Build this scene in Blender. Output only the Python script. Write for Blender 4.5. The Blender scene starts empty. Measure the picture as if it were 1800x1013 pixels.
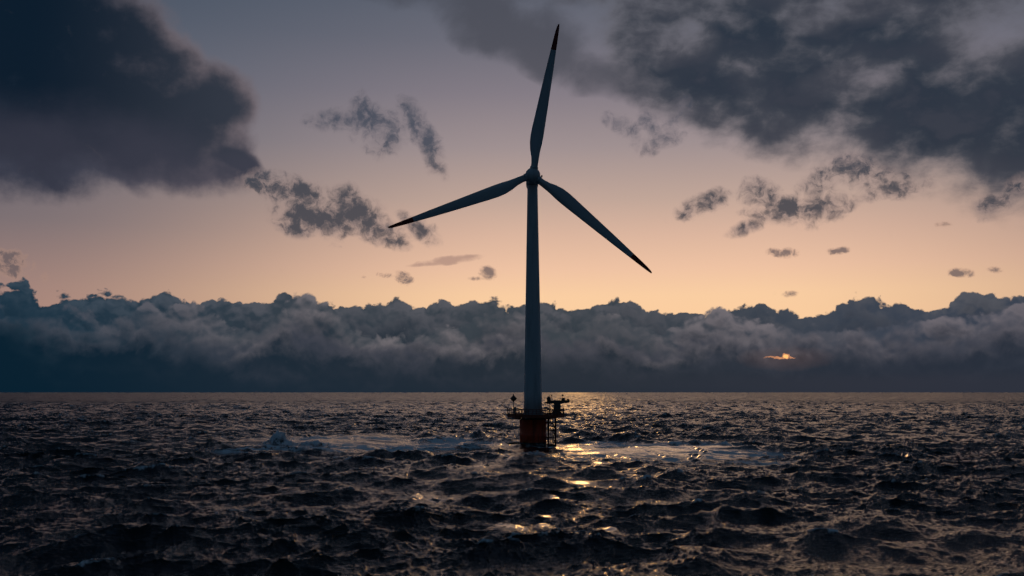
import bpy, bmesh, math, random
import numpy as np
from math import radians as R, sin, cos, pi, atan2
random.seed(4)
scene = bpy.context.scene
C = scene.collection

# ------------------------------------------------------------------ camera
CAM_H = 14.4
PITCH = 5.97
FOC = 1750.0            # focal length expressed in photograph pixels (35 mm on 36 mm)
cam_d = bpy.data.cameras.new('camera'); cam_d.lens = 35; cam_d.sensor_width = 36
cam_d.clip_start = 0.5; cam_d.clip_end = 60000
cam = bpy.data.objects.new('camera', cam_d); C.objects.link(cam)
cam.location = (0, 0, CAM_H); cam.rotation_euler = (R(90 + PITCH), 0, 0)
scene.camera = cam

def ray(px, py):
    dx, dy = px - 900, py - 506.5
    p = R(PITCH)
    return dx, FOC * cos(p) + dy * sin(p), FOC * sin(p) - dy * cos(p)
def bearing(px, py):
    """azimuth and elevation (degrees) of a direction measured in the photograph"""
    x, y, z = ray(px, py)
    return math.degrees(atan2(x, y)), math.degrees(atan2(z, math.hypot(x, y)))
def at(px, py, Y):
    x, y, z = ray(px, py)
    return x / y * Y, Y, CAM_H + z / y * Y
def sea_at(px, py):
    x, y, z = ray(px, py)
    t = -CAM_H / z
    return x * t, y * t

def lin(r, g, b):
    f = lambda c: (c / 255) / 12.92 if c / 255 <= .04045 else ((c / 255 + .055) / 1.055) ** 2.4
    return (f(r), f(g), f(b), 1)

# ------------------------------------------------------------------ colour
vs = scene.view_settings
vs.view_transform = 'Standard'; vs.look = 'None'; vs.exposure = 0; vs.gamma = 1

# ------------------------------------------------------------------ node helper
class G:
    def __init__(s, nt): s.nt = nt; s.n = nt.nodes; s.l = nt.links
    def node(s, t, ins=None, **props):
        n = s.n.new(t)
        for k, v in props.items(): setattr(n, k, v)
        for k, v in (ins or {}).items(): s.set(n.inputs[k], v)
        return n
    def set(s, sock, v):
        if isinstance(v, V): s.l.new(v.s, sock)
        elif isinstance(v, bpy.types.NodeSocket): s.l.new(v, sock)
        else: sock.default_value = v
    def m(s, op, a, b=None, c=None, clamp=False):
        n = s.n.new('ShaderNodeMath'); n.operation = op; n.use_clamp = clamp
        s.set(n.inputs[0], a)
        if b is not None: s.set(n.inputs[1], b)
        if c is not None: s.set(n.inputs[2], c)
        return V(s, n.outputs[0])
    def smooth(s, x, lo, hi, a=0.0, b=1.0):
        n = s.node('ShaderNodeMapRange', interpolation_type='SMOOTHSTEP')
        for i, v in enumerate((x, lo, hi, a, b)): s.set(n.inputs[i], v)
        return V(s, n.outputs[0])
    def linr(s, x, lo, hi, a=0.0, b=1.0):
        n = s.node('ShaderNodeMapRange', clamp=True)
        for i, v in enumerate((x, lo, hi, a, b)): s.set(n.inputs[i], v)
        return V(s, n.outputs[0])
    def vec(s, x, y, z=0.0):
        n = s.n.new('ShaderNodeCombineXYZ')
        for i, v in enumerate((x, y, z)): s.set(n.inputs[i], v)
        return V(s, n.outputs[0])
    def noise(s, v, scale, detail=5, rough=.5, lac=2.0, dist=0.0, color=False):
        n = s.node('ShaderNodeTexNoise', {'Vector': v, 'Scale': scale, 'Detail': detail, 'Roughness': rough, 'Lacunarity': lac, 'Distortion': dist}, noise_dimensions='2D')
        return V(s, n.outputs['Color' if color else 'Fac'])
    def ramp(s, x, stops, interp='LINEAR'):
        n = s.n.new('ShaderNodeValToRGB'); cr = n.color_ramp; cr.interpolation = interp
        while len(cr.elements) < len(stops): cr.elements.new(0.5)
        for e, (p, c) in zip(cr.elements, stops):
            e.position = p; e.color = c if len(c) == 4 else (*c, 1)
        s.set(n.inputs[0], x); return V(s, n.outputs[0])
    def curve(s, x, pts, lo, hi):
        """float curve through pts (x already scaled 0..1, y 0..1)"""
        n = s.n.new('ShaderNodeFloatCurve'); c = n.mapping.curves[0]
        P = [((a - lo[0]) / (lo[1] - lo[0]), (b - hi[0]) / (hi[1] - hi[0])) for a, b in pts]
        c.points[0].location = P[0]; c.points[1].location = P[-1]
        for p in P[1:-1]: c.points.new(*p)
        n.mapping.update()
        s.set(n.inputs['Value'], s.linr(x, lo[0], lo[1])); return V(s, n.outputs[0]) * (hi[1] - hi[0]) + hi[0]
    def mix(s, f, a, b):
        n = s.node('ShaderNodeMix', data_type='RGBA', blend_type='MIX', clamp_factor=True)
        s.set(n.inputs[0], f); s.set(n.inputs[6], a); s.set(n.inputs[7], b); return V(s, n.outputs[2])
    def vm(s, op, a, b=None, c=None):
        n = s.n.new('ShaderNodeVectorMath'); n.operation = op
        s.set(n.inputs[0], a)
        if c is not None: s.set(n.inputs[2], c)
        if b is not None: s.set(n.inputs[3] if op == 'SCALE' else n.inputs[1], b)
        return V(s, n.outputs['Value'] if op in ('LENGTH', 'DOT_PRODUCT') else n.outputs[0])
class V:
    def __init__(s, g, sock): s.g = g; s.s = sock
    def __add__(s, o): return s.g.m('ADD', s, o)
    __radd__ = __add__
    def __sub__(s, o): return s.g.m('SUBTRACT', s, o)
    def __rsub__(s, o): return s.g.m('SUBTRACT', o, s)
    def __mul__(s, o): return s.g.m('MULTIPLY', s, o)
    __rmul__ = __mul__
    def __truediv__(s, o): return s.g.m('DIVIDE', s, o)

# ------------------------------------------------------------------ sky
SUN_AZ, SUN_EL = 3.6, 8.0      # degrees: to the right of the turbine, low behind the cloud bank
def build_world():
    w = bpy.data.worlds.new('World'); scene.world = w; w.use_nodes = True
    nt = w.node_tree; nt.nodes.clear(); g = G(nt)
    tc = g.node('ShaderNodeTexCoord')
    sep = g.node('ShaderNodeSeparateXYZ', {0: tc.outputs['Generated']})
    x, y, z = (V(g, sep.outputs[i]) for i in range(3))
    DEG = 180 / pi
    az = g.m('ARCTAN2', x, y) * DEG
    el = g.m('ARCSINE', z) * DEG
    P = g.vec(az, el, 1.0)                                      # degrees on the sky
    # ---- clear sky behind the clouds
    e = g.linr(el, 0.0, 60.0)
    k = lambda d: d / 60.0
    near = g.ramp(e, [(0, lin(255, 205, 150)), (k(5.5), lin(249, 205, 162)), (k(7), lin(238, 194, 163)), (k(9), lin(218, 180, 158)),
                      (k(11), lin(192, 165, 152)), (k(14), lin(159, 144, 145)), (k(17), lin(132, 124, 133)), (k(20), lin(108, 108, 120)),
                      (k(23), lin(92, 98, 112)), (k(32), lin(60, 72, 92)), (1.0, lin(44, 60, 80))])
    side = g.ramp(e, [(0, lin(190, 145, 125)), (k(5.5), lin(160, 130, 122)), (k(9), lin(124, 112, 115)), (k(14), lin(98, 100, 112)),
                      (k(18), lin(84, 93, 108)), (k(22), lin(68, 81, 98)), (k(30), lin(34, 48, 66)), (1.0, lin(26, 40, 56))])
    back = lin(31, 50, 66)
    off = g.m('ABSOLUTE', az - 4.5)
    f1 = g.m('MAXIMUM', g.smooth(az - 4.5, -3.0, -33.0), g.smooth(az - 4.5, 8.0, 44.0))
    f2 = g.smooth(off, 30.0, 80.0)
    sky = g.mix(f2, g.mix(f1, near, side), back)
    warm = g.smooth(g.vm('LENGTH', g.vm('DIVIDE', g.vm('SUBTRACT', P, (6.5, 5.3, 0)), (17.0, 3.3, 1.0))), 1.0, 0.0)
    sky = g.mix(warm * 0.5, sky, lin(255, 208, 148))

    def blobs(lst, src=P):
        tot = None
        for px, py, rx, ry, rot, *wt in lst:
            a, b = bearing(px, py); s_ = 0.0327
            cr, sr = cos(R(rot)), sin(R(rot)); ix, iy = 1 / (rx * s_), 1 / (ry * s_)
            u = g.vm('DOT_PRODUCT', src, (cr * ix, sr * ix, (-a * cr - b * sr) * ix))
            w_ = g.vm('DOT_PRODUCT', src, (-sr * iy, cr * iy, (a * sr - b * cr) * iy))
            q = g.m('MULTIPLY_ADD', u, u, w_ * w_)          # squared distance
            v = g.linr(q, 2.0, 0.0, 0.0, wt[0] if wt else 1.0)
            tot = v if tot is None else g.m('SMOOTH_MAX', tot, v, .18)
        return tot
    def warp(src, scale, amt, detail=3, z=0.0):
        c = g.noise(g.vm('ADD', src, (7.3, 1.7, z)), scale, detail, .55, color=True)
        return g.vm('MULTIPLY_ADD', c, (amt, amt, 0), g.vm('ADD', src, (-.5 * amt, -.5 * amt, 0)))

    # ---- high soft cloud (top centre veil and the upper right deck)
    Ps = g.vm('MULTIPLY', P, (1.0, 1.35, 1.0))
    W1 = warp(P, .16, 3.2, 3)
    S = blobs([(1330, 60, 260, 110, 0), (1560, 40, 320, 100, 5), (1620, 160, 300, 110, -6), (1450, 160, 260, 90, -12), (1660, 230, 200, 70, -12),
               (1180, 90, 130, 90, -25), (1790, 210, 160, 120, 0), (1240, 160, 150, 70, -30), (2000, 100, 400, 200, 0), (1400, -120, 500, 120, 0)], W1)
    n1 = g.noise(g.vm('MULTIPLY', warp(Ps, .35, .9, 3, 3.0), (.85, 1.0, 1)), .34, 7, .54, 2.1)
    fld = S * 1.1 + (n1 - .5) * 1.15 * g.smooth(S, 0.0, .35) - .37
    holes = blobs([(1190, 78, 70, 30, -10), (1510, 20, 120, 28, -8), (1760, 40, 120, 60, -20), (1490, 148, 70, 26, 5)], W1)
    fld = fld - holes * .38
    mU = g.smooth(fld, -.16, .55)
    cU = g.mix(g.smooth(fld, .1, .8), lin(94, 93, 100), lin(26, 42, 58))
    cU = g.mix(g.smooth(n1, .42, .68, 0, .40), cU, lin(72, 72, 82))
    sky = g.mix(mU * .97, sky, cU)
    # thin veil at top centre
    SV = blobs([(870, 30, 150, 60, -20), (960, 90, 130, 40, -25), (1040, 130, 110, 40, -10), (840, -30, 200, 50, 0)], W1)
    nv = g.noise(g.vm('ADD', Ps, (31, 4, 9)), .22, 6, .55, 2, .2)
    mV = g.smooth(SV + g.smooth(SV, 0, .3) * (nv - .5) * 1.6, .15, 1.05)
    sky = g.mix(mV * .78, sky, lin(70, 72, 82))
    # cirrus beyond the frame so that the overhead sky is not empty
    Sf = g.smooth(el, 21.0, 32.0) * g.smooth(g.noise(g.vm('ADD', P, (3, 60, 2)), .06, 5, .55), .42, .60)
    sky = g.mix(Sf * .8, sky, lin(40, 52, 68))

    # ---- big smooth cloud upper left
    W2 = warp(P, .22, 1.5, 3, 5.0)
    SL = blobs([(60, 60, 230, 150, 0), (60, 170, 300, 150, -5), (250, 180, 185, 115, -28), (335, 235, 120, 85, -45), (265, 110, 130, 75, -35), (375, 185, 70, 75, -60), (170, 250, 175, 62, -12),
                (405, 282, 58, 26, -22), (130, 60, 150, 80, -15), (205, 312, 80, 22, -22, .72), (-80, 90, 260, 215, 0), (-120, -260, 420, 300, 20)], W2)
    n2 = g.noise(g.vm('ADD', g.vm('MULTIPLY', P, (1.0, 1.3, 1)), (50, 9, 3)), .24, 6, .50, 2.1)
    n2b = g.noise(g.vm('ADD', P, (12, 80, 1)), 1.1, 5, .6, 2.1)
    fl = SL * 1.35 + (n2 - .5) * .38 + (n2b - .5) * .20 - .62
    mL = g.smooth(fl, -.08, .32)
    # shading: the side turned to the sun glow and the thin rim are paler
    wl = g.smooth(az + el * .15, -24.0, -14.0)
    core = g.mix(g.smooth(az, -27.0, -13.5), lin(8, 26, 42), lin(50, 56, 68))
    rim = g.mix(wl, lin(48, 58, 74), lin(112, 102, 108))
    cL = g.mix(g.smooth(fl + (n2 - .5) * .6, .02, .62), rim, core)
    low = g.smooth(el - n2 * 3.0 + .10 * az, 12.2, 8.6)
    cL = g.mix(low * .6, cL, lin(62, 62, 76))
    dk = g.smooth(g.vm('LENGTH', g.vm('DIVIDE', g.vm('SUBTRACT', W2, (-17.5, 14.2, 0)), (6.0, 1.5, 1.0))), 1.3, 0.0)
    cL = g.mix(dk * .55, cL, lin(28, 38, 54))
    sky = g.mix(mL * .985, sky, cL)

    # ---- ragged middle clouds
    W3 = warp(P, .8, 1.1, 4, 2.0)
    n3 = g.noise(g.vm('ADD', g.vm('MULTIPLY', W3, (1.0, 1.25, 1)), (5, 5, 20)), .55, 8, .55, 2.15)
    n3b = g.noise(g.vm('ADD', W3, (15, 25, 2)), 1.6, 6, .62, 2.1)
    SM = blobs([(475, 325, 52, 22, -12), (530, 345, 70, 34, -15), (560, 385, 80, 36, -10), (630, 375, 62, 40, -25), (660, 405, 60, 26, -18), (520, 405, 40, 16, -15),
                (745, 408, 40, 20, -32, .8), (712, 385, 26, 12, -40, .7),
                (665, 225, 50, 44, -40, .95), (640, 185, 26, 24, -60, .85), (585, 210, 52, 20, 5, .80), (748, 240, 60, 24, -62, .92), (718, 200, 34, 20, -50, .72), (762, 288, 34, 20, -50, .75),
                (1105, 228, 46, 20, -30, .80), (1140, 215, 22, 36, 10, .74), (1130, 258, 28, 20, 0, .74), (1180, 205, 50, 28, 30, .72), (1165, 240, 44, 20, 10, .66),
                (1228, 366, 38, 22, 10, .9), (1258, 350, 28, 18, 20, .75),
                (1335, 345, 36, 30, -30, .95), (1380, 372, 64, 24, -4, 1.0), (1445, 365, 56, 30, 14, 1.0), (1440, 325, 36, 28, 30, .95), (1310, 403, 34, 14, 20, .88),
                (1500, 300, 42, 32, -10, .95), (1550, 320, 60, 26, -5, 1.0), (1610, 330, 40, 18, 10, .7), (1520, 345, 40, 12, 0, .65),
                (1750, 360, 34, 18, 20, .78), (1790, 325, 24, 18, 20, .8), (1735, 385, 30, 8, 0, .55),
                ])
    f3 = SM * 1.15 + (n3 - .5) * 1.7 * g.smooth(SM, .0, .3) + (n3b - .5) * .55 - .50
    m3 = g.smooth(f3, -.22, .72)
    t3 = g.smooth(f3 + (n3b - .5) * 1.5, -.05, .80)
    upz = g.smooth(el, 11.0, 15.0)
    c3 = g.mix(t3, g.mix(upz, lin(150, 130, 126), lin(112, 106, 114)), g.mix(upz, lin(62, 66, 76), lin(70, 76, 90)))
    sky = g.mix(m3 * .93, sky, c3)
    # small puffs near the bank
    SS = blobs([(1376, 444, 27, 9, -4), (1475, 441, 18, 7, 3), (1690, 480, 20, 8, -6), (1748, 475, 12, 6, -6), (1390, 517, 15, 6, 3), (1660, 394, 14, 5, 0, .8),
                (708, 488, 18, 14, -35), (680, 484, 20, 5, -4, .8), (857, 480, 15, 12, -20), (838, 490, 20, 4, 0, .7),
                (12, 464, 34, 22, -5), (78, 490, 8, 14, -20, .7), (640, 487, 6, 3, 0, .7)])
    f4 = SS + ((n3b - .5) * 1.5 + (n3 - .5) * .7) * g.smooth(SS, .0, .3) - .46
    sky = g.mix(g.smooth(f4, -.12, .55) * .85, sky, g.mix(g.smooth(f4, .1, .5), lin(172, 138, 122), lin(104, 92, 94)))
    ST = blobs([(790, 458, 52, 7, 7), (815, 453, 30, 4, 8), (760, 464, 40, 4, 6)])
    sky = g.mix(g.smooth(ST + (n3 - .5) * 1.8 * g.smooth(ST, 0, .3), .15, .95) * .6, sky, lin(150, 118, 112))

    # ---- cumulus bank along the horizon, four overlapping rows
    def bank_row(sky, prof, size, puff, tcol, tcol2, base, fade, seed, soft=.10, light=1.0):
        Pr = g.vm('ADD', P, (seed * 13.7, 0, seed * 3.1))
        Wr = warp(Pr, .55, .7, 4, seed)
        vor = g.node('ShaderNodeTexVoronoi', {'Vector': g.vm('MULTIPLY', Wr, (1, 1.25, 1)), 'Scale': size, 'Detail': 2.0, 'Roughness': .5, 'Lacunarity': 2.3, 'Randomness': 1.0}, feature='F1', voronoi_dimensions='2D')
        b = 1.0 - V(g, vor.outputs['Distance'])
        n = g.noise(Wr, .38, 7, .55, 2.1, .3)
        top = g.curve(az, prof, (-32, 32), (0, 9))
        outside = g.smooth(off, 28.0, 36.0)
        top = top * (1.0 - outside) + outside * 5.2
        nh = g.noise(Wr, 1.7, 4, .6)
        nl = g.noise(Pr, .13, 2, .5)
        h = top + (b - .55) * puff * .75 + (n - .5) * puff * 1.7 + (nh - .5) * .35 + (nl - .5) * 1.2
        d = h - el                                         # depth below the top edge
        m = g.smooth(d, 0.0, soft)
        patch = g.smooth(nl + (n - .5) * .6, .36, .62, .25, 1.0)
        # relief: brighter where the billow rises towards the glow
        vor2 = g.node('ShaderNodeTexVoronoi', {'Vector': g.vm('MULTIPLY', g.vm('ADD', Wr, (.13, .30, 0)), (1, 1.25, 1)), 'Scale': size, 'Detail': 2.0, 'Roughness': .5, 'Lacunarity': 2.3, 'Randomness': 1.0}, feature='F1', voronoi_dimensions='2D')
        rel = (V(g, vor2.outputs['Distance']) - V(g, vor.outputs['Distance'])) * 1.6
        lum = g.m('ADD', rel * 1.1 + (n - .45) * 2.1, .42, clamp=True)
        c = g.mix(lum * patch * light, tcol, tcol2)
        c = g.mix(g.smooth(d + (n - .5) * 1.5 + (nh - .5) * .5, fade * .02, fade * 1.15), c, base)
        return g.mix(m, sky, c)
    K = lambda lst: [(lambda b: (b[0], b[1]))(bearing(*p)) for p in lst]
    ex = lambda lst: [(-32, lst[0][1])] + lst + [(32, lst[-1][1])]
    leftdark = g.smooth(az, -10.0, -27.0)
    rightness = g.smooth(az, 2.0, 24.0)
    base_col = g.mix(leftdark, g.mix(rightness, lin(24, 40, 54), lin(38, 46, 59)), lin(6, 32, 48))
    mauve = g.mix(leftdark, g.mix(rightness, lin(112, 107, 112), lin(108, 103, 110)), lin(70, 76, 88))
    teal = g.mix(leftdark, g.mix(rightness, lin(52, 62, 72), lin(58, 66, 80)), lin(30, 52, 68))
    tealL = g.mix(leftdark, lin(82, 84, 92), lin(54, 70, 84))
    mid = g.mix(leftdark, lin(60, 64, 76), lin(28, 48, 62))
    p0 = ex(K([(0, 488), (40, 492), (90, 520), (140, 516), (200, 520), (290, 512), (330, 526), (400, 522), (470, 530), (505, 506), (540, 512), (590, 530), (660, 532),
               (700, 520), (740, 535), (800, 528), (860, 524), (920, 530), (1000, 532), (1080, 522), (1110, 526), (1160, 543), (1220, 538), (1280, 536), (1320, 524), (1380, 538),
               (1450, 530), (1500, 518), (1560, 522), (1600, 524), (1660, 532), (1700, 514), (1750, 522), (1799, 516)]))
    p1 = ex(K([(0, 545), (100, 540), (200, 545), (320, 535), (420, 560), (500, 528), (560, 512), (600, 545), (700, 575), (800, 560), (880, 530), (940, 545), (1010, 550),
               (1060, 540), (1150, 560), (1250, 548), (1330, 560), (1420, 552), (1500, 560), (1600, 545), (1700, 545), (1799, 538)]))
    p2 = ex(K([(0, 560), (150, 565), (260, 560), (380, 585), (520, 560), (640, 585), (760, 590), (900, 580), (1020, 575), (1150, 590), (1300, 575), (1420, 585), (1550, 575), (1700, 570), (1799, 560)]))
    p3 = ex(K([(0, 600), (150, 610), (300, 605), (450, 620), (600, 615), (800, 625), (1000, 615), (1200, 620), (1400, 610), (1600, 608), (1799, 602)]))
    sky = bank_row(sky, p0, .60, .8, teal, tealL, base_col, 3.0, 1.0, .17)
    sky = bank_row(sky, p1, .42, 1.2, teal, mauve, base_col, 3.1, 2.0, .30)
    sky = bank_row(sky, p2, .34, 1.3, mid, mauve, base_col, 1.9, 3.0, .8, .80)
    sky = bank_row(sky, p3, .25, 1.2, base_col, mid, base_col, 1.7, 4.0, 1.3, .8)
    # paler distant air under the bank on the right, streaks
    hz = g.smooth(el + (g.noise(g.vm('MULTIPLY', P, (.12, 1.2, 1)), 1.0, 3) - .5) * .5, 1.5, .4)
    sky = g.mix(hz * g.smooth(az, -10.0, 24.0) * .35, sky, lin(54, 54, 64))
    # the gap through which the low sun shows
    gp = warp(P, 2.2, .28, 3)
    gap = blobs([(1381, 626, 6, 3.4, 0), (1371, 629, 10, 1.9, 4, .62), (1356, 629, 12, 1.5, 0, .44), (1392, 629, 6, 1.6, -10, .5)], gp)
    halo = blobs([(1380, 630, 60, 16, 0)], gp)
    sky = g.mix(halo * .22, sky, lin(110, 84, 78))
    sky = g.mix(g.smooth(gap, .15, .45), sky, lin(190, 130, 96))
    sky = g.mix(g.smooth(gap, .50, .85), sky, (1.25, .60, .20, 1))

    # below the horizon (never seen: the sea covers it)
    sky = g.mix(g.smooth(el, 0.0, -2.0), sky, lin(12, 18, 24))
    st = g.node('ShaderNodeTexSky', sky_type='NISHITA', sun_disc=False, sun_elevation=R(SUN_EL), sun_rotation=R(SUN_AZ), air_density=1.0, dust_density=2.0, ozone_density=2.0)
    add = g.node('ShaderNodeMix', data_type='RGBA', blend_type='ADD')
    g.set(add.inputs[0], 0.00015); g.set(add.inputs[6], sky); g.set(add.inputs[7], st.outputs[0])
    bg = g.node('ShaderNodeBackground', {'Color': add.outputs[2], 'Strength': 1.0})
    out = g.node('ShaderNodeOutputWorld', {'Surface': bg.outputs[0]})
    scene.cycles.use_adaptive_sampling = True; scene.cycles.adaptive_threshold = 0.03; scene.cycles.adaptive_min_samples = 8
    w.cycles.sampling_method = 'NONE'; scene.cycles.max_bounces = 3; scene.cycles.diffuse_bounces = 1; scene.cycles.glossy_bounces = 3
build_world()
def build_sun():
    l = bpy.data.lights.new('sun', 'SUN'); l.energy = 0.014; l.angle = R(1.2); l.color = (1, .52, .17)
    o = bpy.data.objects.new('sun', l); C.objects.link(o)
    o.rotation_euler = (R(90 - SUN_EL), 0, R(180 - SUN_AZ))
    from mathutils import Vector
    d = Vector((sin(R(SUN_AZ)) * cos(R(SUN_EL)), cos(R(SUN_AZ)) * cos(R(SUN_EL)), sin(R(SUN_EL))))
    o.rotation_euler = d.to_track_quat('Z', 'Y').to_euler(); o.location = (0, 0, 120)
build_sun()
# part sea
# ------------------------------------------------------------------ sea
TX, TY = at(937, 785, 268.0)[:2]                          # where the turbine stands
def build_sea():
    rng = np.random.default_rng(11)
    def band(L, N, lmin, lmax, rms, wind, spread, chop, seed, slope=-3.6, lpk=None):
        """height and horizontal shift of a periodic L x L patch holding wavelengths lmin..lmax"""
        r = np.random.default_rng(seed)
        kx = np.fft.fftfreq(N, L / N) * 2 * pi
        KX, KY = np.meshgrid(kx, kx, indexing='ij'); K = np.hypot(KX, KY); K[0, 0] = 1
        th = np.arctan2(KY, KX) - wind
        D = (1 - spread) * np.cos(th / 2) ** 8 + spread * (.35 + .65 * np.cos(th) ** 2) * .5
        lam = 2 * pi / K
        pk = lpk or lmax
        Sp = K ** slope * np.exp(-.9 * (lam / pk) ** 2)
        w = 1 / (1 + np.exp(-(lam - lmin) / (lmin * .12))) / (1 + np.exp((lam - lmax) / (lmax * .12)))
        A = np.sqrt(Sp * D) * w; A[0, 0] = 0
        H = A * (r.normal(size=(N, N)) + 1j * r.normal(size=(N, N)))
        z = np.fft.ifft2(H)
        s = rms / z.real.std()
        dx = np.fft.ifft2(1j * KX / K * H).real * s * chop
        dy = np.fft.ifft2(1j * KY / K * H).real * s * chop
        return np.stack([z.real * s, dx, dy], -1).astype(np.float32), L, N
    def sample(b, X, Y, rot):
        F, L, N = b
        c, s = cos(rot), sin(rot)
        u = ((X * c + Y * s) / L % 1) * N; v = ((-X * s + Y * c) / L % 1) * N
        i = np.floor(u).astype(np.int32); j = np.floor(v).astype(np.int32)
        fu = (u - i)[..., None].astype(np.float32); fv = (v - j)[..., None].astype(np.float32)
        i %= N; j %= N; i1 = (i + 1) % N; j1 = (j + 1) % N
        r = (F[i, j] * (1 - fu) + F[i1, j] * fu) * (1 - fv) + (F[i, j1] * (1 - fu) + F[i1, j1] * fu) * fv
        return r[..., 0], r[..., 1] * c - r[..., 2] * s, r[..., 1] * s + r[..., 2] * c
    # polar grid of the sea surface round the ship: fine where the water is near, coarse far away
    fine = np.radians(np.linspace(-45, 45, 2000))
    rest = np.radians(np.linspace(45, 315, 130)[1:-1])
    A = np.concatenate([fine, rest])
    rr = [0.0, 12.0, 24.0, 36.0, 48.0, 56.0, 62.0, 66.0, 69.0, 71.0]
    d = 72.0
    while d < 45000:
        rr.append(d)
        d *= 1.0032 if d < 700 else (1.006 if d < 1800 else (1.02 if d < 6000 else 1.08))
    Rr = np.array(rr)
    nr, na = len(Rr), len(A)
    RR, AA = np.meshgrid(Rr, A, indexing='ij')
    X = (RR * np.sin(AA)); Y = (RR * np.cos(AA))
    W = R(100)       # waves run from the far left towards the viewer's right
    swell = band(887, 512, 26, 120, .40, R(-70), .10, 1.0, 1, lpk=60)
    wind1 = band(389, 1024, 7, 32, .37, R(-62), .20, 1.65, 2, lpk=20)
    chop = band(163, 1024, 1.6, 7, .098, R(-66), .30, 1.6, 3, slope=-3.2, lpk=5)
    rip = band(61, 1024, .45, 1.6, .030, R(-60), .5, 1.0, 4, slope=-3.0, lpk=1.4)
    wind2 = band(271, 512, 6, 18, .13, R(-115), .4, 1.1, 7, lpk=13)
    def fade(a, b): return np.clip((b - RR) / (b - a), 0, 1)
    edge = np.clip((46 - np.abs(np.degrees((AA + pi) % (2 * pi) - pi))) / 3, 0, 1)
    # ----- water stirred up round the foundation: flattened patches, crests on their rim, foam
    def ell(px, py, rx, ry, rot=0.0, p=1.0):
        cx, cy = sea_at(px, py); c, s = cos(R(rot)), sin(R(rot))
        u = ((X - cx) * c + (Y - cy) * s) / rx; v = (-(X - cx) * s + (Y - cy) * c) / ry
        return np.sqrt(u * u + v * v)
    def soft(q, a, b): t = np.clip((b - q) / (b - a), 0, 1); return t * t * (3 - 2 * t)
    qR = ell(1150, 790, 34, 46); qL = ell(660, 776, 44, 50)
    calm = np.maximum(soft(qR, .55, 1.15), soft(qL, .5, 1.15) * .72)
    zs, xs, ys = sample(swell, X, Y, .3)
    z1, x1, y1 = sample(wind1, X, Y, .11)
    z3, x3, y3 = sample(wind2, X, Y, -.23)
    z2, x2, y2 = sample(chop, X, Y, .57)
    z4, x4, y4 = sample(rip, X, Y, 1.1)
    lowf, _, _ = sample(band(701, 256, 60, 400, 1.0, 0, 1.0, 0, 9, slope=-2.5), X, Y, 0)
    gust = np.clip(1.0 + .35 * lowf, .62, 1.6)
    a1 = fade(3000, 9000) * (1 - .72 * calm); a2 = fade(700, 2400) * (1 - .90 * calm) * gust; a4 = fade(220, 620) * (1 - .95 * calm) * gust
    Z = (zs * fade(6000, 15000) + (z1 + z3) * a1 + z2 * a2 + z4 * a4) * edge
    DX = (xs + (x1 + x3) * a1 + x2 * a2 + x4 * a4) * edge * fade(2500, 6000)
    DY = (ys + (y1 + y3) * a1 + y2 * a2 + y4 * a4) * edge * fade(2500, 6000)
    crest = np.clip((z1 + z3 * .8) / .33 - 1.55, 0, 2) * np.clip(z2 / .098, 0, 3)
    # crests on the rim
    for px, py, h, rx, ry, rot in ((385, 786, 1.25, 5.5, 3.0, 8), (330, 783, .7, 7, 3, -6), (820, 772, 2.0, 9, 5, -4), (775, 776, 1.0, 9, 4, 6), (870, 777, .9, 7, 4, -5),
                                   (1085, 774, 1.5, 9, 4, 3), (1140, 777, .8, 6, 4, -8), (1230, 779, 1.3, 12, 4, -5), (1290, 784, .9, 8, 4, -10), (1340, 791, .7, 6, 4, -20),
                                   (1010, 777, .9, 4, 3, 5), (560, 788, .5, 12, 4, 4), (700, 800, .8, 11, 4, 7), (745, 796, .7, 6, 3, 0), (1330, 905, 1.1, 5.5, 3, 20), (1375, 895, .9, 4.0, 2.4, -10),
                                   (1560, 870, .8, 5, 3, 12), (230, 960, .8, 4, 3, 10)):
        q = ell(px, py, rx, ry, rot)
        Z += .95 * h * np.exp(-1.1 * q ** 2) * (1 + .10 * z2 / .098 + .10 * (z1 + z3) / .3) + .35 * np.exp(-1.1 * q ** 2) * (z1 + z3 + z2) * (calm > .2)
    # the breaking wave on the far left of the ring
    q = ell(492, 786, 2.3, 3.4, 12); q2 = ell(535, 786, 6.5, 3.6, 0); q3 = ell(466, 786, 4.4, 3.4, 0)
    lump = 2.7 * np.exp(-1.0 * q ** 2) + 1.3 * np.exp(-1.0 * q2 ** 2) + 1.1 * np.exp(-.9 * q3 ** 2)
    rough_n = sample(band(37, 512, .5, 5, 1.0, 0, 1.0, 0, 21, slope=-3.0), X, Y, .2)[0]
    Z += lump * (1 + .16 * rough_n)
    # ----- foam amount
    dX, dY = X - TX, Y - TY
    rT = np.hypot(dX, dY * .9); aT = np.arctan2(dY, dX)
    st = sample(band(53, 512, .4, 8, 1.0, 0, .3, 0, 31, slope=-2.4), dX * .30 + .02 * dY, dY * 1.5, .12)[0]    # streaks across the line of sight
    st2 = sample(band(97, 512, 2, 30, 1.0, 0, 1.0, 0, 32, slope=-2.6), X, Y, .4)[0]
    foam = np.zeros_like(X)
    def addf(q, amt, thr=0.0, a=.3, b=1.1):
        nonlocal foam
        foam = np.maximum(foam, amt * soft(q, a, b) * np.clip(.80 + .75 * (st + .6 * st2) - thr, 0, 1.15) * 1.45)
    addf(ell(500, 792, 17, 11), .85); addf(ell(640, 771, 42, 17, -2), .60, .12); addf(ell(610, 796, 26, 10, 2), .5, .15)
    addf(ell(800, 781, 17, 15), .75, .0); addf(ell(790, 777, 10, 9), .85); addf(ell(1065, 779, 9, 13), .6, .05); addf(ell(1180, 782, 42, 13, -3), .52, .12)
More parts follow.
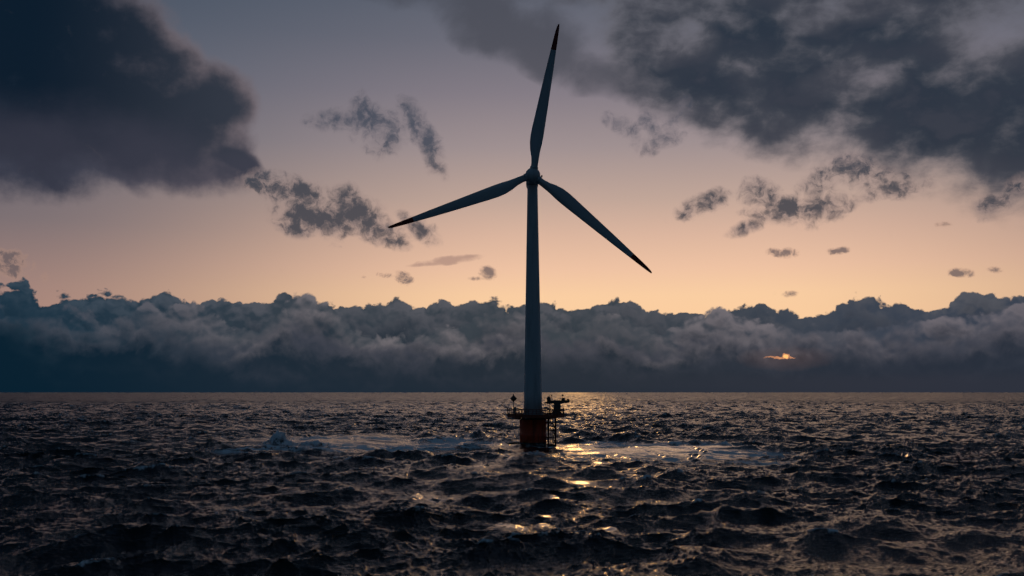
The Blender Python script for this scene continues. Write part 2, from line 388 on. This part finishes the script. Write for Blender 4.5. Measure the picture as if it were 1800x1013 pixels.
    addf(ell(1290, 797, 18, 17), .50, .10); addf(ell(1240, 812, 26, 7), .42, .15); addf(ell(700, 786, 32, 16), .6, .2); addf(ell(1160, 805, 40, 16), .42, .35); addf(ell(460, 800, 14, 9), .5, .12)
    foam = np.maximum(foam, soft(q, .3, 2.3) * np.clip(.58 + .36 * rough_n, 0, 1))
    foam = np.maximum(foam, soft(q2, .3, 1.8) * np.clip(.42 + .4 * rough_n, 0, 1)); foam = np.maximum(foam, soft(q3, .3, 1.7) * np.clip(.38 + .4 * rough_n, 0, 1))
    foam = np.maximum(foam, soft(np.hypot(dX, dY) / 10.0, .35, 1.0) * np.clip(.40 + .5 * st2, 0, 1))
    foam = np.maximum(foam, np.clip(crest * .30, 0, .6) * edge * fade(900, 2500))
    # smooth wavelets whose faces turn the low sun towards the ship
    glint = np.zeros_like(X)
    sun = np.array([sin(R(SUN_AZ)) * cos(R(SUN_EL)), cos(R(SUN_AZ)) * cos(R(SUN_EL)), sin(R(SUN_EL))])
    for px, py, rx, ry in ((893, 806, 1.5, 4), (851, 820, 2.0, 4), (805, 824, 1.1, 2.5), (735, 870, 1.6, 2.2), (765, 880, 1.7, 2.0), (893, 929, 1.0, 1.4), (912, 932, .9, 1.1),
                           (955, 925, .6, .9), (962, 907, .6, .9), (1022, 853, 1.2, 2.0), (1073, 932, .8, 1.1), (1091, 806, 1.5, 4), (1125, 792, 2.0, 4), (1150, 798, 2.2, 4), (1166, 803, 1.6, 4),
                           (1230, 793, 1.3, 6), (1226, 803, 1.2, 5), (1219, 811, 1.5, 3), (1589, 808, .9, 3), (975, 879, .7, 1.2), (880, 781, 3.0, 3), (1010, 786, 2.0, 5), (545, 769, 2.0, 3), (1050, 815, .9, 2)):
        rx *= 1.55; cx, cy = sea_at(px, py); v = np.array([-cx, -cy, CAM_H]); v /= np.linalg.norm(v); n = v + sun
        sx, sy = -n[0] / n[2], -n[1] / n[2]
        u_, w_ = (X - cx) / rx, (Y - cy) / ry
        far_q = np.hypot((X - cx) / (rx * 1.7), (Y - cy) / (ry * 4.5))
        hush = soft(far_q, .35, 1.0) * .75
        Z = Z * (1 - hush) + (zs + .25) * hush
        wgt = soft(np.hypot(u_, (Y - cy) / (ry * 2.0)), .45, 1.25)
        sl = math.hypot(sx, sy); lam_ = 2.4 + .4 * (px % 3)
        ph = (sx * (X - cx) + sy * (Y - cy)) / sl * 2 * pi / lam_ + .5 * z2 / .088 + .10 * (Y - cy)
        Z = Z * (1 - wgt) + (.22 + zs + .12 * (z1 + z3) + .10 * z2 + sl * lam_ / (2 * pi) * np.arcsin(.965 * np.sin(ph))) * wgt
        DX *= 1 - wgt; DY *= 1 - wgt
        glint = np.maximum(glint, wgt)
    foam *= 1 - glint
    # roughness grows with distance where the mesh no longer carries the small waves
    far = 1 - fade(250, 1500)
    co = np.stack([X + DX, Y + DY, Z], -1).reshape(-1, 3).astype(np.float32)
    nv = nr * na
    i = np.arange(nr - 1)[:, None]; j = np.arange(na)[None, :]; j1 = (j + 1) % na
    q_ = np.stack([(i * na + j) + 0 * j, (i * na + j1), ((i + 1) * na + j1), ((i + 1) * na + j)], -1).reshape(-1, 4).astype(np.int32)
    q_ = q_[:, ::-1]
    me = bpy.data.meshes.new('sea_water')
    me.vertices.add(nv); me.vertices.foreach_set('co', co.ravel())
    nf = len(q_)
    me.loops.add(nf * 4); me.loops.foreach_set('vertex_index', q_.ravel())
    me.polygons.add(nf); me.polygons.foreach_set('loop_start', np.arange(nf, dtype=np.int32) * 4)
    me.polygons.foreach_set('use_smooth', np.ones(nf, dtype=bool))
    me.update(calc_edges=True)
    for nm, arr in (('foam', foam), ('calm', calm), ('far', far), ('glint', glint)):
        at_ = me.attributes.new(nm, 'FLOAT', 'POINT'); at_.data.foreach_set('value', np.ascontiguousarray(arr, dtype=np.float32).ravel())
    o = bpy.data.objects.new('sea_water', me); C.objects.link(o)
    o['kind'] = 'structure'
    # ----- fine spray thrown up by the breaking wave and round the foundation
    r = np.random.default_rng(5); V_, F_ = [], []
    wx, wy = sea_at(492, 786)
    def drop(c, s):
        b = len(V_)
        V_.extend([(c[0] + s * a, c[1] + s * e, c[2] + s * f) for a, e, f in ((1, 0, 0), (-1, 0, 0), (0, 1, 0), (0, -1, 0), (0, 0, 1), (0, 0, -1))])
        F_.extend([(b + i, b + j, b + k) for i, j, k in ((0, 2, 4), (2, 1, 4), (1, 3, 4), (3, 0, 4), (2, 0, 5), (1, 2, 5), (3, 1, 5), (0, 3, 5))])
    for _ in range(2600):
        h_ = r.beta(1.3, 2.6); a_ = r.normal() * (1.9 - 1.2 * h_) + .5 * h_
        drop((wx + a_ + h_ * .6, wy + r.normal() * 1.1, 1.1 + 3.2 * h_ * math.exp(-(a_ / 2.4) ** 2) + .2 * r.normal()), .02 + .05 * r.random() ** 2)
    for _ in range(900):
        a_ = r.uniform(0, 2 * pi); q__ = 3.7 + abs(r.normal()) * .8
        drop((TX + q__ * cos(a_), TY + q__ * sin(a_), .3 + abs(r.normal()) * .6), .02 + .04 * r.random() ** 2)
    ms = bpy.data.meshes.new('sea_spray'); ms.from_pydata(V_, [], F_)
    sm_ = bpy.data.materials.new('sea_spray'); sm_.use_nodes = True
    pb = sm_.node_tree.nodes['Principled BSDF']; pb.inputs['Base Color'].default_value = (.85, .9, .93, 1); pb.inputs['Roughness'].default_value = .6
    ms.materials.append(sm_); so = bpy.data.objects.new('sea_spray', ms); C.objects.link(so)
    so['kind'] = 'stuff'; so['label'] = 'white spray over the breaking wave and round the orange foundation'; so['category'] = 'spray'
    # ----- material
    mt = bpy.data.materials.new('sea_water'); mt.use_nodes = True; nt = mt.node_tree; nt.nodes.clear(); g = G(nt)
    geo = g.node('ShaderNodeNewGeometry'); pos = V(g, geo.outputs['Position'])
    A_ = lambda nm: V(g, g.node('ShaderNodeAttribute', attribute_name=nm, attribute_type='GEOMETRY').outputs['Fac'])
    fm, cm, fr, gl = A_('foam'), A_('calm'), A_('far'), A_('glint')
    cm = g.m('MAXIMUM', cm, gl)
    ps = g.vm('MULTIPLY', pos, (1.0, 1.0, 0))
    b1 = g.node('ShaderNodeTexNoise', {'Vector': g.vm('MULTIPLY', pos, (.7, 1.5, 1)), 'Scale': 1.9, 'Detail': 3.0, 'Roughness': .6}, noise_dimensions='3D')
    hB = V(g, b1.outputs['Fac'])
    bump = g.node('ShaderNodeBump', {'Height': hB, 'Distance': .23, 'Strength': (1.0 - cm * .92) * .85})
    # unresolved waves far away: facets tilted at random, in world space
    def tilt(sx, sy, det, amt, seed):
        n = g.node('ShaderNodeTexNoise', {'Vector': g.vm('ADD', g.vm('MULTIPLY', pos, (sx, sy, 0)), (seed, seed * 2, 0)), 'Scale': 1.0, 'Detail': det, 'Roughness': .62}, noise_dimensions='2D')
        return g.vm('MULTIPLY', g.vm('SUBTRACT', V(g, n.outputs['Color']), (.5, .5, .5)), (amt, amt, 0))
    t1 = tilt(.16, .10, 5.0, 2.1, 3.0)
    t2 = tilt(.040, .010, 4.0, 1.1, 9.0)
    tl = g.vm('SCALE', g.vm('ADD', t1, t2), fr * .9)
    nrm = g.vm('NORMALIZE', g.vm('ADD', V(g, bump.outputs[0]), tl))
    rough = .10 + fr * .18 - gl * .03
    wat = g.node('ShaderNodeBsdfPrincipled', {'Base Color': (.002, .006, .009, 1), 'Roughness': rough, 'IOR': 1.34, 'Normal': nrm})
    fn = g.noise(g.vm('MULTIPLY', pos, (1.0, 1.0, 1.0)), 2.4, 5, .65)
    famt = g.smooth(fm + (fn - .5) * 1.1 * g.smooth(fm, 0.0, .15), .06, .55)
    fo = g.node('ShaderNodeBsdfPrincipled', {'Base Color': (.82, .88, .92, 1), 'Roughness': .7, 'IOR': 1.33, 'Normal': bump.outputs[0]})
    mx = g.node('ShaderNodeMixShader', {0: famt, 1: wat.outputs[0], 2: fo.outputs[0]})
    g.node('ShaderNodeOutputMaterial', {'Surface': mx.outputs[0]})
    me.materials.append(mt)
    return o
build_sea()
# part ends
# part turbine
# ------------------------------------------------------------------ turbine and what stands on its platform
from mathutils import Vector, Matrix
def paint(name, col, rough=.45, dirt=None, scale=1.5, metal=0.0, streak=True):
    m = bpy.data.materials.new(name); m.use_nodes = True; nt = m.node_tree; nt.nodes.clear(); g = G(nt)
    tc = g.node('ShaderNodeTexCoord'); o = V(g, tc.outputs['Object'])
    n = g.noise(g.vm('MULTIPLY', o, (1, 1, .12 if streak else 1)), scale, 6, .62)
    n2 = g.node('ShaderNodeTexNoise', {'Vector': g.vm('MULTIPLY', o, (1, 1, .12 if streak else 1)), 'Scale': scale, 'Detail': 6.0, 'Roughness': .62}, noise_dimensions='3D')
    n = V(g, n2.outputs['Fac'])
    c = g.mix(g.smooth(n, .48, .68), (*col, 1), (*(dirt or tuple(v * .7 for v in col)), 1))
    bp = g.node('ShaderNodeBump', {'Height': n, 'Distance': .01, 'Strength': .3})
    b = g.node('ShaderNodeBsdfPrincipled', {'Base Color': c, 'Roughness': g.linr(n, .3, .7, rough - .08, rough + .12), 'Metallic': metal, 'Normal': bp.outputs[0]})
    g.node('ShaderNodeOutputMaterial', {'Surface': b.outputs[0]})
    return m
WHITE = paint('white_tower_paint', (.60, .64, .66), .55, (.46, .50, .52), .5)
REDT = paint('red_tip_paint', (.26, .03, .025), .6)
ORANGE = paint('orange_marine_paint', (.80, .075, .02), .55, (.42, .04, .015), .9)
RUST = paint('dark_orange_steel', (.26, .05, .018), .6, (.12, .03, .015), 2)
ALGAE = paint('wet_marine_growth', (.020, .024, .018), .8, (.012, .013, .010), 3, streak=False)
STEEL = paint('dark_grey_steel', (.055, .058, .06), .5, (.04, .03, .025), 3, streak=False)
GALV = paint('galvanised_steel', (.30, .31, .32), .5, (.2, .2, .2), 3, streak=False)
DARKC = paint('black_daymark_paint', (.03, .03, .03), .6, streak=False)
GLASSW = paint('pale_lamp_lens', (.5, .5, .48), .2, streak=False)

class MB:
    def __init__(s): s.bm = bmesh.new()
    def rings(s, rings, cap=True, smooth=True):
        vs_ = [[s.bm.verts.new(p) for p in r] for r in rings]
        n = len(vs_[0])
        for a, b in zip(vs_, vs_[1:]):
            for i in range(n):
                f = s.bm.faces.new((a[i], a[(i + 1) % n], b[(i + 1) % n], b[i])); f.smooth = smooth
        if cap:
            s.bm.faces.new(vs_[0][::-1]); s.bm.faces.new(vs_[-1])
        return s
    def lathe(s, prof, n=48, c=(0, 0), axis='Z', smooth=True):
        R_ = []
        for r, h in prof:
            ring = []
            for i in range(n):
                a = 2 * pi * i / n; r_ = max(r, .001)
                if axis == 'Z': ring.append((c[0] + r_ * cos(a), c[1] + r_ * sin(a), h))
                else: ring.append((c[0] + r_ * cos(a), -h, c[1] + r_ * sin(a)))      # axis towards -Y
            R_.append(ring)
        return s.rings(R_, smooth=smooth)
    def tube(s, pts, r, n=8, r2=None):
        pts = [Vector(p) for p in pts]; R_ = []
        for i, p in enumerate(pts):
            t = (pts[min(i + 1, len(pts) - 1)] - pts[max(i - 1, 0)]).normalized()
            u = t.cross(Vector((0, 0, 1)) if abs(t.z) < .95 else Vector((1, 0, 0))).normalized(); v = t.cross(u)
            rad = r if r2 is None else r + (r2 - r) * i / (len(pts) - 1)
            R_.append([p + rad * (u * cos(2 * pi * k / n) + v * sin(2 * pi * k / n)) for k in range(n)])
        return s.rings(R_)
    def box(s, c, d, bev=.03, taper=1.0):
        x, y, z = (v / 2 for v in d)
        b = min(bev, x * .9, y * .9)
        def ring(zz, t, e=0):
            X_, Y_ = x * t - e, y * t - e
            return [(c[0] + p[0], c[1] + p[1], c[2] + zz) for p in ((X_ - b, -Y_), (X_, -Y_ + b), (X_, Y_ - b), (X_ - b, Y_), (-X_ + b, Y_), (-X_, Y_ - b), (-X_, -Y_ + b), (-X_ + b, -Y_))]
        bz = min(bev, z * .9)
        return s.rings([ring(-z, 1, bz), ring(-z + bz, 1), ring(z - bz, taper), ring(z, taper, bz)], smooth=False)
    def build(s, name, mat, parent=None, loc=(0, 0, 0)):
        bmesh.ops.recalc_face_normals(s.bm, faces=s.bm.faces)
        me = bpy.data.meshes.new(name); s.bm.to_mesh(me); s.bm.free(); me.materials.append(mat)
        o = bpy.data.objects.new(name, me); C.objects.link(o); o.parent = parent; o.location = loc
        return o
def thing(name, label, cat, loc=(0, 0, 0), rz=0, group=None):
    o = bpy.data.objects.new(name, None); C.objects.link(o); o.empty_display_size = 1
    o.location = loc; o.rotation_euler = (0, 0, rz); o['label'] = label; o['category'] = cat
    if group: o['group'] = group
    return o

S_ = 268.0 / 1742                     # metres per photograph pixel at the turbine
DECK = 8.35                           # deck level
HUB = at(937, 308, TY - 4.4)[2]
T = thing('wind_turbine', 'tall pale three-bladed wind turbine with red blade tips on an orange foundation at sea', 'wind turbine', (TX, TY, 0))

# foundation
MB().lathe([(3.42, 1.15), (3.55, 1.16), (3.55, 3.0), (3.57, 3.02), (3.57, 3.10), (3.55, 3.12), (3.55, 6.9), (3.62, 6.92), (3.62, 7.12), (3.3, 7.14)], 64).build('foundation', ORANGE, T)
fz = MB().lathe([(3.2, -9.0), (3.56, -8.9), (3.57, 1.13), (3.2, 1.14)], 64).build('waterline_band', ALGAE, T)
MB().lathe([(3.0, 7.15), (3.32, 7.16), (3.32, 7.45), (3.05, 7.46)], 48).build('flange', STEEL, T)
# platform
pf = bpy.data.objects.new('platform', None)
def ngon(r, n, z, off=0.0, c=(.75, 0)): return [(c[0] + r * cos(2 * pi * (i + .5) / n + off), c[1] + r * sin(2 * pi * (i + .5) / n + off), z) for i in range(n)]
NP = 12
bm_ = MB()
bm_.rings([ngon(7.5, NP, DECK - .62), ngon(7.86, NP, DECK - .60), ngon(7.86, NP, DECK + .02), ngon(7.6, NP, DECK + .03)], smooth=False)
plat = bm_.build('platform', RUST, T)
for i in range(8):
    a = 2 * pi * i / 8 + .2
    b_ = MB(); b_.tube([(3.55 * cos(a), 3.55 * sin(a), 7.25), (.5 + 6.2 * cos(a), 6.2 * sin(a), DECK - .66)], .16, 8)
    b_.build('bracket', RUST, plat)
rail = MB()
def along(r, z, k, n=NP):
    """points on the platform's edge, k steps on each side"""
    P_ = ngon(r, n, z); out = []
    for i in range(n):
        a, b = Vector(P_[i]), Vector(P_[(i + 1) % n])
        out += [a.lerp(b, j / k) for j in range(k)]
    return out
for hz_, rr_ in ((.55, .05), (1.05, .05), (1.5, .085)):
    pts = along(7.7, DECK + hz_, 1); rail.tube([*pts, pts[0]], rr_, 6)
rl = rail.build('railing', RUST, T)
kp = MB(); kp.rings([ngon(7.66, NP, DECK + .035), ngon(7.72, NP, DECK + .035), ngon(7.72, NP, DECK + .26), ngon(7.66, NP, DECK + .26)], cap=False, smooth=False)
kp.build('kick_plate', RUST, rl)
post0 = None
for p in along(7.7, DECK + .035, 4):
    if post0 is None:
        m_ = MB(); m_.tube([(0, 0, 0), (0, 0, 1.5)], .085, 6); post0 = m_.build('post', RUST, rl, p)
    else:
        o = post0.copy(); C.objects.link(o); o.parent = rl; o.location = p
# boat landing with ladder on the right
bl = MB()
YL = -1.6
for x_ in (4.05, 5.95):
    bl.tube([(x_, YL, -3.5), (x_, YL, 7.1), (x_ - .1, YL + .2, DECK - .62)], .25, 10)
for z_ in (.5, 2.4, 4.3, 6.2):
    bl.tube([(4.05, YL, z_), (5.95, YL, z_)], .10, 8)
    bl.tube([(4.05, YL, z_), (3.1, -.9, z_ + .1)], .12, 8); bl.tube([(5.95, YL, z_), (3.3, .6, z_ + .1)], .11, 8)
for z_ in (.5, 2.4, 4.3):
    bl.tube([(5.28, YL + .05, z_), (5.95, YL, z_ + 1.9)], .09, 6); bl.tube([(5.28, YL + .05, z_ + 1.9), (5.95, YL, z_)], .09, 6)
bl = bl.build('boat_landing', RUST, T)
ld = MB()
for x_ in (4.68, 5.25): ld.tube([(x_, YL - .12, .2), (x_, YL - .12, DECK + 1.2)], .10, 6)
ld = ld.build('ladder', RUST, T)
r0 = None
for k in range(24):
    if r0 is None:
        m_ = MB(); m_.tube([(4.68, YL - .12, 0), (5.25, YL - .12, 0)], .05, 6); r0 = m_.build('rung', RUST, ld, (0, 0, .45))
    else:
        o = r0.copy(); C.objects.link(o); o.parent = ld; o.location = (0, 0, .45 + .33 * k)
b_ = MB(); b_.box((4.9, YL + .1, .32), (2.4, 1.3, .5), .05); b_.build('landing_step', ALGAE, T)
b_ = MB(); b_.tube([(-3.4, -.6, .95), (-6.6, -1.0, .75)], .26, 10); b_.tube([(-6.6, -1.0, .75), (-6.95, -1.1, .72)], .12, 8); b_.build('fender_beam', ALGAE, T)
b_ = MB(); b_.tube([(-3.5, -.8, 3.3), (-4.6, -.9, 2.0), (-5.7, -1.0, .9)], .055, 6); b_.build('stay_cable', STEEL, T)
# tower
ztop = HUB - 1.9
prof = [(2.30, DECK + .04), (2.44, DECK + .05)]
H0 = DECK + .05
for k in range(1, 13):
    f = k / 12; z_ = H0 + (ztop - H0) * f; r_ = 2.44 + (1.38 - 2.44) * f ** 1.04
    prof += [(r_, z_ - .06)] if k < 12 else [(r_, z_)]
tw = MB().lathe(prof, 72).build('tower', WHITE, T)
b_ = MB(); b_.rings([ngon(2.47, 64, DECK + .045, 0, (0, 0)), ngon(2.66, 64, DECK + .045, 0, (0, 0)), ngon(2.66, 64, DECK + .22, 0, (0, 0)), ngon(2.47, 64, DECK + .22, 0, (0, 0))], cap=False, smooth=False); b_.build('base_flange', WHITE, tw)
# nacelle
def rrect(w, h, y, z0=0.0, n=8, p=4.0):
    return [((w * abs(cos(a)) ** (2 / p) * (1 if cos(a) >= 0 else -1)), y, z0 + h * abs(sin(a)) ** (2 / p) * (1 if sin(a) >= 0 else -1)) for a in [2 * pi * i / 40 for i in range(40)]]
nb = MB(); nb.rings([rrect(.9, 1.0, -2.35), rrect(1.45, 1.5, -2.15), rrect(1.62, 1.85, -1.5, -.1), rrect(1.7, 1.95, 1.5, -.1), rrect(1.68, 1.95, 5.0, -.05), rrect(1.5, 1.75, 7.4, .1), rrect(1.0, 1.3, 7.9, .2)])
nac = nb.build('nacelle', WHITE, T, (0, 0, HUB))
b_ = MB(); b_.lathe([(1.2, -2.02), (1.42, -2.0), (1.46, -1.86), (1.2, -1.84)], 40); b_.build('yaw_ring', STEEL, nac)
b_ = MB(); b_.tube([(1.72, .4, .55), (2.5, .4, .60)], .05, 6); b_.lathe([(.05, .45), (.17, .47), (.20, .62), (.20, .92), (.12, 1.06), (.03, 1.08)], 12, (2.58, .4)); b_.build('side_lamp', STEEL, nac)
b_ = MB(); b_.tube([(0, 6.2, 1.7), (0, 6.2, 2.7)], .06, 6); b_.tube([(-.6, 6.2, 2.6), (.6, 6.2, 2.6)], .04, 6); b_.build('wind_vane', STEEL, nac)
# rotor
hub = bpy.data.objects.new('hub', None)
hb = MB(); hb.lathe([(1.55, -1.9), (1.95, -1.75), (2.05, -1.0), (2.02, 0.0), (1.85, .75), (1.45, 1.35), (.85, 1.72), (.3, 1.86), (0.0, 1.88)], 40, axis='-Y')
hub = hb.build('hub', WHITE, T, (0, -4.4, HUB)); hub.rotation_euler = (R(4), 0, 0)
RT = 41.3
ch = [(1.2, 1.84, 1.0), (1.9, 1.84, 1.0), (3.2, 1.86, .98), (4.8, 2.15, .78), (6.6, 2.8, .50), (8.6, 3.38, .36), (10.6, 3.55, .30), (13, 3.42, .26), (16, 3.15, .24), (20, 2.82, .22), (24.5, 2.45, .20),
      (29, 2.05, .18), (33, 1.62, .17), (34.3, 1.48, .165), (37, 1.22, .16), (39.2, .94, .15), (40.6, .66, .15), (RT, .34, .15), (RT + .06, .03, .15)]
def section(r, c, th):
    tw_ = R(16) * (1 - min(r / 30, 1)) ** 1.5 + R(1.5)
    circ = min(max((6.8 - r) / 4.0, 0), 1)
    out = []
    for k in range(28):
        a = 2 * pi * k / 28
        u = .5 * (1 + cos(a))                                   # 1 = trailing edge, 0 = leading edge
        yt = 5 * th * (.2969 * math.sqrt(u) - .126 * u - .3516 * u * u + .2843 * u ** 3 - .1036 * u ** 4)
        X1, Y1 = (.30 - u) * c, (yt + .02 * c * 0) * c * (1 if a <= pi else -1)
        X0, Y0 = -cos(a) * c / 2, sin(a) * c / 2 * th
        x_ = X1 * (1 - circ) + X0 * circ; y_ = Y1 * (1 - circ) + Y0 * circ
        pre = -1.1 * (r / RT) ** 2.5
        out.append((x_ * cos(tw_) - y_ * sin(tw_), x_ * sin(tw_) + y_ * cos(tw_) + pre, r))
    return out
SPLIT = 34.3
b_ = MB(); b_.rings([section(*s) for s in ch if s[0] <= SPLIT], cap=False); bladeA = b_.build('blade', WHITE, T)
b_ = MB(); b_.rings([section(s[0] + (.004 if s[0] == SPLIT else 0), *s[1:]) for s in ch if s[0] >= SPLIT], cap=False); tipA = b_.build('blade_tip', REDT, bladeA)
b_ = MB(); b_.lathe([(.98, 1.55), (1.10, 1.6), (1.10, 2.25), (.98, 2.3)], 32); colA = b_.build('root_collar', WHITE, bladeA)
for k in range(3):
    if k == 0: bl_ = bladeA
    else:
        bl_ = bladeA.copy(); C.objects.link(bl_)
        for chd in (tipA, colA):
            q_ = chd.copy(); C.objects.link(q_); q_.parent = bl_
    bl_.parent = T
    M = Matrix.Translation((0, -4.4, HUB)) @ Matrix.Rotation(R(4), 4, 'X') @ Matrix.Rotation(R(9.9 + 120 * k), 4, 'Y')
    bl_.matrix_local = M

# crane at the right of the deck
def px(x, y): return ((x - 937) * S_, (at(937, y, TY)[2]))
cr = thing('davit_crane', 'dark deck crane with tapering pedestal and level boom at the right end of the platform', 'crane', (TX + px(978, 0)[0], TY - 2.2, DECK + .04))
cx = px(978, 0)[0]
Z0 = DECK + .04
def lp(x, y): p = px(x, y); return p[0] - cx, p[1] - Z0
zb = lp(0, 709)[1]
b_ = MB(); b_.rings([[(x_ * 1.0, y_, 0) for x_, y_ in ((-1.35, -.8), (1.2, -.8), (1.2, .8), (-1.35, .8))], [(x_, y_, 1.2) for x_, y_ in ((-1.0, -.7), (1.0, -.7), (1.0, .7), (-1.0, .7))],
                     [(x_, y_, zb - .02) for x_, y_ in ((-.72, -.6), (.95, -.6), (.95, .6), (-.72, .6))]], smooth=False); b_.build('pedestal', STEEL, cr)
xl, xr = lp(964, 0)[0], lp(1000, 0)[0]
zt, zl = lp(0, 703.6)[1], lp(0, 709.6)[1]
b_ = MB(); b_.rings([[(xl - 1.3, y_, z_) for y_, z_ in ((-.12, zl + .05), (.12, zl + .05), (.12, zl + .22), (-.12, zl + .22))], [(xl, y_, z_) for y_, z_ in ((-.35, zl - .05), (.35, zl - .05), (.35, zt - .1), (-.35, zt - .1))],
                     [(.2, y_, z_) for y_, z_ in ((-.45, zl), (.45, zl), (.45, zt), (-.45, zt))], [(xr - .6, y_, z_) for y_, z_ in ((-.40, zl + .22), (.40, zl + .22), (.40, zt + .02), (-.40, zt + .02))],
                     [(xr, y_, z_) for y_, z_ in ((-.36, zl + .32), (.36, zl + .32), (.36, zt), (-.36, zt))]], smooth=False)
boom = b_.build('boom', STEEL, cr)
b_ = MB(); b_.box((lp(964, 0)[0], 0, lp(0, 705)[1] + .1), (1.0, 1.0, 1.75), .15); b_.lathe([(.3, lp(0, 699)[1]), (.32, lp(0, 698.8)[1] + .1), (.2, lp(0, 697)[1])], 12, (lp(964, 0)[0], 0)); b_.build('winch_housing', STEEL, cr)
for x_ in (965.1, 967.0):
    b_ = MB(); b_.tube([(lp(x_, 0)[0], .1, .03), (lp(x_, 0)[0], .1, zl)], .09 if x_ < 966 else .05, 6); b_.build('hoist_leg', STEEL, cr)
b_ = MB(); b_.box((lp(965.5, 0)[0], .1, .35), (.6, .6, .66), .06); b_.build('hook_block', STEEL, cr)
b_ = MB(); b_.tube([(lp(966.3, 0)[0], 0, lp(0, 697.5)[1] - .1), (lp(966.3, 0)[0], 0, lp(0, 693)[1])], .05, 6); b_.build('antenna', STEEL, cr)
for x_, y0, w_ in ((988, 703, .25), (969, 704, .14)):
    b_ = MB(); q0, q1, q2, q3 = lp(0, y0)[1] - .1, lp(0, 696.6)[1], lp(0, 694.4)[1], lp(0, 693.6)[1]
    b_.lathe([(.06, q0), (.06, q1), (w_, q1 + .05), (w_, q2), (.06, q3)], 12, (lp(x_, 0)[0], 0)); b_.build('mast_lamp', STEEL, cr)
b_ = MB(); b_.box((lp(989, 0)[0], 0, zt + .3), (.95, .5, .58), .08); b_.box((lp(997.5, 0)[0], 0, zt + .18), (.7, .4, .34), .06)
b_.tube([(lp(983, 0)[0], .2, zt), (lp(983, 0)[0], .2, zt + .3), (lp(996, 0)[0], .2, zt + .3)], .03, 6); b_.build('junction_box', STEEL, cr)
# equipment cabinet and marker at the left of the deck
cb = thing('equipment_cabinet', 'narrow dark cabinet standing inside the railing at the left end of the platform', 'cabinet', (TX + px(905.3, 0)[0], TY - 1.2, DECK + .04))
b_ = MB(); b_.box((0, 0, 1.08), (.72, .62, 2.0), .05); cbb = b_.build('housing', STEEL, cb)
b_ = MB(); b_.box((0, -.33, 1.1), (.58, .03, 1.75), .02); b_.build('door', GALV, cb)
b_ = MB(); b_.box((0, 0, .04), (.8, .7, .08), .02); b_.build('plinth', STEEL, cb)
mk = thing('diamond_daymark', 'black diamond shaped marker on a thin pole above the left end of the platform railing', 'marker', (TX + px(903.2, 0)[0], TY - 2.1, DECK + .04))
zc = px(0, 700.8)[1] - Z0
b_ = MB(); b_.tube([(0, 0, 0), (0, 0, zc - .9)], .075, 8); b_.build('pole', STEEL, mk)
b_ = MB(); hw, hh, th_ = .92, 1.0, .92
b_.rings([[(.02 * cos(a), .02 * sin(a), zc - hh) for a in [pi / 2 * i for i in range(4)]], [(hw * cos(a), hw * sin(a), zc) for a in [pi / 2 * i for i in range(4)]],
          [(.02 * cos(a), .02 * sin(a), zc + hh) for a in [pi / 2 * i for i in range(4)]]], smooth=False)
b_.build('diamond', DARKC, mk)
b_ = MB(); b_.lathe([(.05, zc + hh - .05), (.12, zc + hh), (.12, zc + hh + .22), (.03, zc + hh + .26)], 10); b_.build('top_knob', STEEL, mk)
b_ = MB(); b_.lathe([(.06, 2.28), (.16, 2.3), (.16, 2.62), (.07, 2.66)], 12, (0.05, -.12)); b_.build('lamp', GLASSW, mk)
# marker light at the far left and a small post lamp near the right end of the railing
for x_, lab in ((892.5, 'small post lamp on the left corner of the platform railing'), (989.5, 'small post lamp beside the crane near the right corner of the railing')):
    pl = thing('post_lamp', lab, 'lamp', (TX + px(x_, 0)[0], TY - 1.0, DECK + .04), group='post lamps on the platform')
    b_ = MB(); b_.tube([(0, 0, 0), (0, 0, 1.45)], .06, 6); b_.build('pole', STEEL, pl)
    b_ = MB(); b_.lathe([(.05, 1.45), (.17, 1.47), (.17, 1.78), (.06, 1.86)], 10); b_.build('lantern', STEEL, pl)
# part ends
